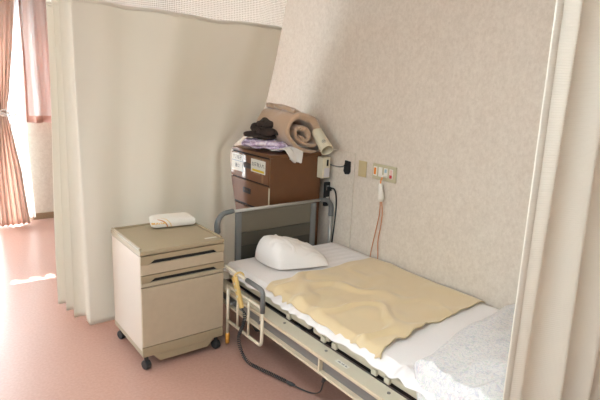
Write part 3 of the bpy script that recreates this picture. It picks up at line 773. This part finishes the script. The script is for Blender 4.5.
def drawer(z0, z1):
    dr = MB().box(lx0, lx0 + .018, ly0 + .022, ly1 - .006, z0, z1).build('drawer', M_LOCKD, ck, bevel=.002)
    zc = (z0 + z1) / 2 + .012; yc = 3.26
    MB().box(lx0 - .003, lx0 + .002, yc - .055, yc + .05, zc - .02, zc + .02).build('handle_plate', M_DARK, dr, bevel=.002)
    MB().box(lx0 - .008, lx0 - .002, yc - .035, yc + .03, zc + .003, zc + .014).build('handle', mat('dark_bronze', rgb(80, 62, 48), .35, metal=.6), dr, bevel=.002)
    return dr
d1 = drawer(.878, 1.060)
d2 = drawer(.690, .868)
MB().box(lx0, lx0 + .018, ly0 + .022, ly1 - .006, .36, .672).build('lower_door', M_LOCKD, ck, bevel=.002)
MB().box(lx0, lx0 + .018, ly0 + .022, ly1 - .006, .07, .352).build('lower_door', M_LOCKD, ck, bevel=.002)
MB().box(lx0 - .001, lx0 + .019, ly0 + .001, ly0 + .016, .70, .862).build('edge_strip', mat('pale_edge', rgb(186, 176, 150), .5), ck)
# taped labels with handwriting
def label(y0, y1, z0, z1, extra):
    lb = MB().box(lx0 - .0014, lx0 - .0006, y0, y1, z0, z1).build('label_paper', M_PAPER, d1)
    lb['label'] = 'white paper label with handwriting'
    return lb
def text_on(parent, s, y, z, size, m=M_INK):
    c = bpy.data.curves.new('handwriting', 'FONT'); c.body = s; c.size = size; c.align_x = 'CENTER'; c.align_y = 'CENTER'; c.offset = 0.0004
    t = bpy.data.objects.new('tmp_text', c); COL.objects.link(t)
    bpy.context.view_layer.update()
    dg = bpy.context.evaluated_depsgraph_get(); me = bpy.data.meshes.new_from_object(t.evaluated_get(dg))
    bpy.data.objects.remove(t)
    # face towards -x: text x runs along -y
    mb = MB(); vs = [(lx0 - .0022, y - v.co.x, z + v.co.y) for v in me.vertices]
    fs = [tuple(p.vertices) for p in me.polygons]
    if not vs: return
    mb.add(vs, fs); mb.build('handwriting', m, parent)
l1 = label(3.325, 3.485, .922, 1.050, 0)
text_on(l1, '下着拭子', 3.405, 1.024, .034)
text_on(l1, '番ロ', 3.40, .960, .034)
MB().box(lx0 - .0020, lx0 - .0014, 3.328, 3.482, .996, .9995).build('blue_line', M_BLUE, l1)
l2 = label(3.012, 3.205, .948, 1.043, 0)
text_on(l2, 'お荷物入れ', 3.108, 1.004, .034)
MB().box(lx0 - .0020, lx0 - .0014, 3.028, 3.185, .955, .971).build('yellow_line', M_YEL, l2)
for y0, y1, z0, z1 in ((3.37, 3.46, 1.046, 1.058), (3.035, 3.06, .885, 1.055), (3.285, 3.33, .885, 1.056), (3.21, 3.19, 1.0, 1.02), (3.08, 3.17, 1.036, 1.052), (3.08, 3.17, .936, .952), (3.46, 3.49, .90, .93)):
    MB().box(lx0 - .0005, lx0 + .0001, min(y0, y1), max(y0, y1), z0, z1).build('tape', M_TAPE, d1)

# ---------------------------------------------------------------- things on the chest
def heap(cx, cy, rx, ry, h, z0, seed, rot=0, fold=1.0, n=90, p=3.0, prof=None, flat=1.0, amp=.35):
    mb = MB(); ca, sa = cos(rot), sin(rot)
    def f(u, v):
        a = 2 * pi * u; r = v
        q = (abs(cos(a)) ** p + abs(sin(a)) ** p) ** (-1 / p)
        wv = 1 + .10 * nz(cos(a) * 1.6, sin(a) * 1.6, seed) + .05 * nz(cos(a) * 5, sin(a) * 5, seed + 3)
        lx_, ly_ = cos(a) * q * r * wv, sin(a) * q * r * wv
        e = max(0, 1 - r ** 3.2) ** .55
        wx, wy = lx_ + .4 * nz(lx_ * 1.5, ly_ * 1.5, seed + 1), ly_ + .4 * nz(lx_ * 1.5, ly_ * 1.5, seed + 2)
        rd = ridge(wx * 2.1 * fold, wy * 3.4 * fold, seed) - .5
        hh = h * (prof(lx_, ly_) if prof else 1) * e * (1 + amp * rd + .25 * nz(wx * 2, wy * 2, seed + 5))
        bul = 1 + .06 * sin(min(1, e) * pi)
        X_, Y_ = lx_ * rx * bul, ly_ * ry * bul
        return (cx + X_ * ca - Y_ * sa, cy + X_ * sa + Y_ * ca, z0 + .002 + max(0, hh))
    mb.grid(f, n * 2, n)
    def g(u, v):
        x, y, z = f(u, 1 - .001) if v > .5 else f(u, 0); return (x if v > .5 else cx, y if v > .5 else cy, z0 + .001)
    mb.grid(g, n * 2, 1)
    return mb
def fold_slab(mb, cx, cy, rx, ry, th, z0, seed, rot=0, amp=.012, n=70):
    """one crumpled fold of cloth: a thin pillow-edged sheet lying in soft waves on z0"""
    ca, sa = cos(rot), sin(rot)
    for side in (1, -1):
        def f(u, v):
            a = 2 * pi * u; r = v; q = (abs(cos(a)) ** 3 + abs(sin(a)) ** 3) ** (-1 / 3)
            wv = 1 + .16 * nz(cos(a) * 1.5, sin(a) * 1.5, seed) + .06 * nz(cos(a) * 4, sin(a) * 4, seed + 3)
            X_, Y_ = cos(a) * q * r * wv * rx, sin(a) * q * r * wv * ry
            e = max(0, 1 - r ** 6) ** .5
            k1 = 12 + 3 * sin(seed)
            wx = X_ * k1 + .8 * nz(X_ * 9, Y_ * 9, seed + 1); wy = Y_ * k1 * .45 + .8 * nz(X_ * 9, Y_ * 9, seed + 2)
            zc = th + amp * (1 + 1.3 * nz(wx, wy, seed) + .5 * ridge(wx * 1.3, wy * 1.5, seed + 6))
            x, y = cx + X_ * ca - Y_ * sa, cy + X_ * sa + Y_ * ca
            return (x, y, max(z0 + .001, z0 + zc + side * th * e - (1 - e) * amp * .5))
        mb.grid(f, 120, n // 2)
    return mb
g = MB()
for a in ((2.115, 3.21, .128, .21, .018, lz, 21, .15, .016), (2.085, 3.12, .10, .14, .017, lz + .026, 33, .9, .016), (2.155, 3.03, .10, .055, .011, lz + .018, 47, -.2, .009), (2.10, 3.30, .10, .09, .013, lz + .035, 52, .3, .010)):
    fold_slab(g, *a)
lav = g.build('printed_garment', M_LAV, None, smooth=True)
tag(lav, 'crumpled lavender printed garment on the chest of drawers, under the dark brown one', 'clothing')
g = MB()
for a in ((2.095, 3.24, .115, .13, .020, lz + .062, 5, .2, .022), (2.13, 3.18, .11, .09, .022, lz + .082, 12, .5, .026), (2.15, 3.28, .11, .10, .024, lz + .10, 61, 1.4, .028), (2.185, 3.24, .11, .11, .026, lz + .13, 17, .4, .030)):
    fold_slab(g, *a)
br = g.build('knitted_garment', M_JACKET, None, smooth=True)
tag(br, 'dark brown garment bundled between the lavender garment and the blanket', 'clothing')
# white cloth spilling over the front edge of the chest
def wcloth(u, v):
    # v 0 = back on the top, 1 = tip hanging down
    s = v * .165; ye = 3.055 - s
    wd = lerp(.09, .045, v ** 2); xc = lerp(2.13, 2.205, v)
    x = xc + (u - .5) * 2 * wd * (1 - .25 * max(0, v - .7) / .3)
    bend = ly0 - .006
    z0 = lz + .020 + .012 * sst(.5, 1, ridge(u * 2, v * 2.2, 3)) + .01 * sin(u * pi)
    if ye > bend + .012: y, z = ye, z0
    else:
        o = bend + .012 - ye; y = bend - .004 - .006 * sin(u * 7 + 1) * min(1, o / .05) + .012 * max(0, 1 - o / .02); z = z0 - o - .022 * sst(0, .06, o)
    return (x, y, z + .006 * nz(u * 4, v * 4, 2))
wc = MB().grid(wcloth, 50, 60).build('white_cloth', M_WHITEC, None, smooth=True, thick=.008, offset=1)
tag(wc, 'white cloth spilling over the front edge of the chest top beside the lavender garment', 'cloth')

# beige blanket: rolled folds seen end-on, wrapped by a draped top layer
bl = empty('blanket', (2.26, 3.15, lz), 'thick beige blanket folded and rolled on top of the chest of drawers', 'blanket')
def roll_c(u, v):
    """centre line of the rolled cloth in the x-z plane; u 0 = core .. 1 = outside"""
    a = 2 * pi * 2.3 * u + 3.6; k = .10 + .90 * u
    ox, oz = lerp(-.01, 0, k), lerp(-.058, 0, k)
    rx = .178 * k * (1 + .10 * max(0, cos(a + .5)) * k); rz = (.062 + .078 * k) * k
    px = rx * math.copysign(abs(cos(a)) ** .85, cos(a)); pz = rz * math.copysign(abs(sin(a)) ** .85, sin(a))
    pk = math.exp(-((math.atan2(sin(a), cos(a)) - 1.25) / .35) ** 2) * k ** 3; pz += .035 * pk
    px += .016 * nz(u * 9, v * 2.5, 1) * (.4 + k); pz += .016 * nz(u * 9, v * 2.5, 7) * (.4 + k) + .006 * nz(u * 22, v * 7, 4)
    t = radians(-40 + 20 * k)
    return Vector((2.282 + ox + px * cos(t) - pz * sin(t) + .03 * v, 0, 1.262 + oz + px * sin(t) + pz * cos(t) + .01 * v)), a, k
def roll_mesh():
    nu, nv = 260, 34; mb = MB(); vs = []
    for j in range(nv + 1):
        v = j / nv; e = min(1, (min(v, 1 - v) + .0) / .06); e = (1 - (1 - e) ** 2) ** .5
        pts = [roll_c(i / nu, v) for i in range(nu + 1)]
        for side in (1, -1):
            for i, (p, a, k) in enumerate(pts):
                q0, q1 = pts[max(i - 1, 0)][0], pts[min(i + 1, nu)][0]
                t = (q1 - q0).normalized(); n = Vector((t.z, 0, -t.x))
                th = (.0145 + .012 * max(0, sin(a + .1)) * (.4 + k)) * (.25 + .75 * e)
                th *= min(1, (i + 2) / 8, (nu + 2 - i) / 8)
                w_ = p + n * th * side
                y = lerp(2.935 + .030 * (1 - k) + .02 * nz(i / nu * 7, 0, 2), 3.39, v) - .06 * (w_.x - 2.25) + .012 * nz(i * .15, v * 2, 5)
                zz = w_.z
                if y > 2.945: zz = max(zz, lz + .004 + .002 * side)
                vs.append(Vector((w_.x, y, zz)))
    W_ = nu + 1; R2 = 2 * W_; fs = []
    for j in range(nv):
        for sd in (0, 1):
            for i in range(nu):
                a = j * R2 + sd * W_ + i; fs.append((a, a + 1, a + 1 + R2, a + R2))
        a = j * R2; fs.append((a, a + W_, a + W_ + R2, a + R2))
        a = j * R2 + nu; fs.append((a, a + W_, a + W_ + R2, a + R2))
    for j in (0, nv):
        for i in range(nu):
            a = j * R2 + i; fs.append((a, a + 1, a + 1 + W_, a + W_))
    return mb.add(vs, fs)
roll_mesh().build('rolled_cloth', M_BLANK, bl, smooth=True)
def flap(u, v):
    # loose outer layer falling over the right side towards the wall
    x = lerp(2.21, 2.492, u); z = 1.425 - .16 * u ** 1.7 + .022 * (ridge(u * 2.4 + v, v * 2.2, 8) - .4) + .014 * nz(u * 5, v * 4, 2)
    y = lerp(2.99 + .05 * u, 3.38, v); z -= .05 * (1 - sst(0, .25, v)) * (.5 + u)
    return (x, y, z)
MB().grid(flap, 50, 40).build('loose_layer', M_BLANK, bl, smooth=True, thick=.03, offset=-1)

# cream cup lying on the blanket's edge
cu = empty('plastic_cup', (2.43, 2.93, 1.16), 'cream plastic cup tipped over beside the blanket with a dark printed mark', 'cup')
ca_, cb_ = Vector((2.392, 2.965, 1.251)), Vector((2.368, 2.805, 1.134)); ax = (cb_ - ca_).normalized()
prof = [(0, .001), (0, .036), (.006, .040), (.03, .041), (.5, .0435), (.97, .046), (1, .047), (1, .043), (.95, .042), (.08, .037), (.07, .001)]
ur = ax.cross(Vector((0, 0, 1))).normalized(); wr = ur.cross(ax).normalized(); Lc = (cb_ - ca_).length
vs = []; nseg = 40
for t, r in prof:
    tt = t * Lc
    for k in range(nseg): a = 2 * pi * k / nseg; vs.append(ca_ + ax * tt + (ur * cos(a) + wr * sin(a)) * r)
fs = [(i * nseg + k, i * nseg + (k + 1) % nseg, (i + 1) * nseg + (k + 1) % nseg, (i + 1) * nseg + k) for i in range(len(prof) - 1) for k in range(nseg)]
MB().add(vs, fs).build('cup_body', M_CUP, cu, smooth=True)
# emblem: an oval ring with bars, on the side facing the camera
em = MB()
view = (Vector((0, 0, 1.6)) - (ca_ + cb_) / 2).normalized(); vr = (view - ax * view.dot(ax)).normalized(); vt = ax.cross(vr)
def oncup(al, ang, lift=.0006):
    r = .0435 + .003 * al + lift; return ca_ + ax * (al * Lc) + (vr * cos(ang) + vt * sin(ang)) * r
ring = [oncup(.74 + .075 * cos(a), -.25 + .30 * sin(a)) for a in [2 * pi * k / 24 for k in range(24)]]
em.tube(ring, .0009, 5, closed=True)
for s in (-.16, -.06, .05, .15): em.tube([oncup(.70, -.25 + s), oncup(.78 - abs(s) * .2, -.25 + s)], .0014, 5)
em.build('printed_mark', M_INK, cu)

# ---------------------------------------------------------------- wall fittings
wb = empty('charger_box', (2.436, 2.915, .915), 'small cream box with black window on the brown chest, right below the cup', 'charger box')
MB().box(2.400, 2.472, 2.884, 2.9475, .915, 1.070).build('housing', M_CUP, wb, bevel=.004)
MB().box(2.416, 2.466, 2.8815, 2.885, .922, .990).build('lower_cover', mat('pale_grey_plastic', rgb(206, 200, 202), .4), wb, bevel=.001)
MB().box(2.438, 2.454, 2.8815, 2.885, 1.005, 1.052).build('black_window', M_BLACK, wb, bevel=.001)
MB().tube(smooth_path([(2.470, 2.90, 1.02), (2.485, 2.87, 1.010), (2.498, 2.80, 1.010), (2.503, 2.745, 1.028)], 8), .0045, 8).build('cord', M_GREYP, wb, smooth=True)
bp = empty('wall_socket', (2.505, 2.735, .96), 'black cord socket on the wall, joined by grey cord to the small cream box', 'wall socket')
MB().prism([(2.700, 1.060), (2.757, 1.064), (2.768, .985), (2.750, .962), (2.712, .968), (2.700, .985)], 'x', 2.500, 2.511).build('plate', M_BLACK, bp, bevel=.002)
MB().tube([(2.500, 2.745, 1.028), (2.488, 2.74, 1.03)], .009, 10).build('plug', M_BLACK, bp)
os_ = empty('outlet_strip', (2.49, 2.93, .69), 'black outlet strip on the wall beside the chest of drawers', 'power outlet')
MB().box(2.462, 2.514, 2.915, 2.935, .69, .875).build('housing', M_BLACK, os_, bevel=.004)
for zz in (.835, .745):
    MB().box(2.474, 2.502, 2.911, 2.916, zz - .022, zz + .016).build('socket_face', M_WHITEP if zz < .8 else M_GREYP, os_, bevel=.002)
pk = empty('power_cord', (2.49, 2.88, .4), 'black power cord plugged into the outlet strip, hanging down the wall', 'power cord')
MB().box(2.474, 2.500, 2.882, 2.910, .812, .842).build('plug', M_BLACK, pk, bevel=.004)
MB().tube(smooth_path([(2.487, 2.885, .828), (2.495, 2.86, .836), (2.500, 2.835, .80), (2.502, 2.825, .70), (2.502, 2.835, .55), (2.503, 2.85, .42), (2.506, 2.86, .30)], 10), .0055, 8).build('cord', M_BLACK, pk, smooth=True)

sw = MB().box(2.512, 2.5195, 2.546, 2.625, .970, 1.083).build('blank_wall_plate', M_PLATE, None, bevel=.003)
tag(sw, 'plain beige blank plate on the wall between black socket and call panel', 'wall plate')
cpn = empty('nurse_call_panel', (2.51, 2.37, .98), 'beige nurse call panel with orange and red buttons on the wall above the bed', 'call panel')
MB().box(2.508, 2.5195, 2.266, 2.482, .978, 1.086).build('plate', M_PANEL, cpn, bevel=.005)
def btn(y0, y1, z0, z1, m, name, t=.003, par=cpn):
    return MB().box(2.508 - t, 2.5085, y0, y1, z0, z1).build(name, m, par, bevel=.0008)
f1 = btn(2.436, 2.468, 1.003, 1.066, M_WHITEP, 'button_surround'); btn(2.443, 2.461, 1.012, 1.058, M_ORANGE, 'orange_button', .006, f1)['label'] = 'orange button'
btn(2.388, 2.420, 1.003, 1.066, M_WHITEP, 'white_button', .004)
f2 = btn(2.340, 2.372, 1.003, 1.066, M_WHITEP, 'cord_socket', .003); btn(2.346, 2.366, 1.036, 1.060, M_LBLUE, 'blue_label', .004, f2)
f3 = btn(2.292, 2.322, 1.003, 1.066, M_WHITEP, 'call_switch', .003); btn(2.296, 2.318, 1.030, 1.062, M_PINKB, 'pink_label', .004, f3); btn(2.297, 2.317, 1.006, 1.028, M_RED, 'red_button', .007, f3)
cpd = empty('call_pendant', (2.49, 2.36, .83), 'white call-button pendant with orange cord hanging from the nurse call panel', 'call pendant')
MB().tube(smooth_path([(2.500, 2.355, 1.015), (2.485, 2.356, 1.012), (2.485, 2.372, .985), (2.490, 2.378, .955)], 6), [.004] * 19, 8).build('plug_lead', M_ORANGE, cpd, smooth=True)
MB().tube([(2.503, 2.356, 1.018), (2.480, 2.356, 1.015)], .008, 10).build('plug', M_WHITEP, cpd)
MB().tube([(2.490, 2.378, .962), (2.490, 2.377, .95), (2.490, 2.372, .92), (2.490, 2.367, .89), (2.490, 2.364, .86), (2.490, 2.363, .842)], [.010, .014, .0155, .020, .0215, .014], 14).build('pendant_body', M_WHITEP, cpd, smooth=True)
MB().tube(smooth_path([(2.490, 2.368, .85), (2.497, 2.374, .75), (2.500, 2.40, .62), (2.502, 2.425, .50), (2.507, 2.44, .42), (2.509, 2.44, .34)], 8), .0032, 6).build('cord', M_CORD, cpd, smooth=True)
MB().tube(smooth_path([(2.490, 2.358, .85), (2.499, 2.350, .76), (2.502, 2.358, .66), (2.502, 2.372, .56), (2.507, 2.366, .44), (2.509, 2.37, .34)], 8), .0032, 6).build('cord', M_CORD, cpd, smooth=True)
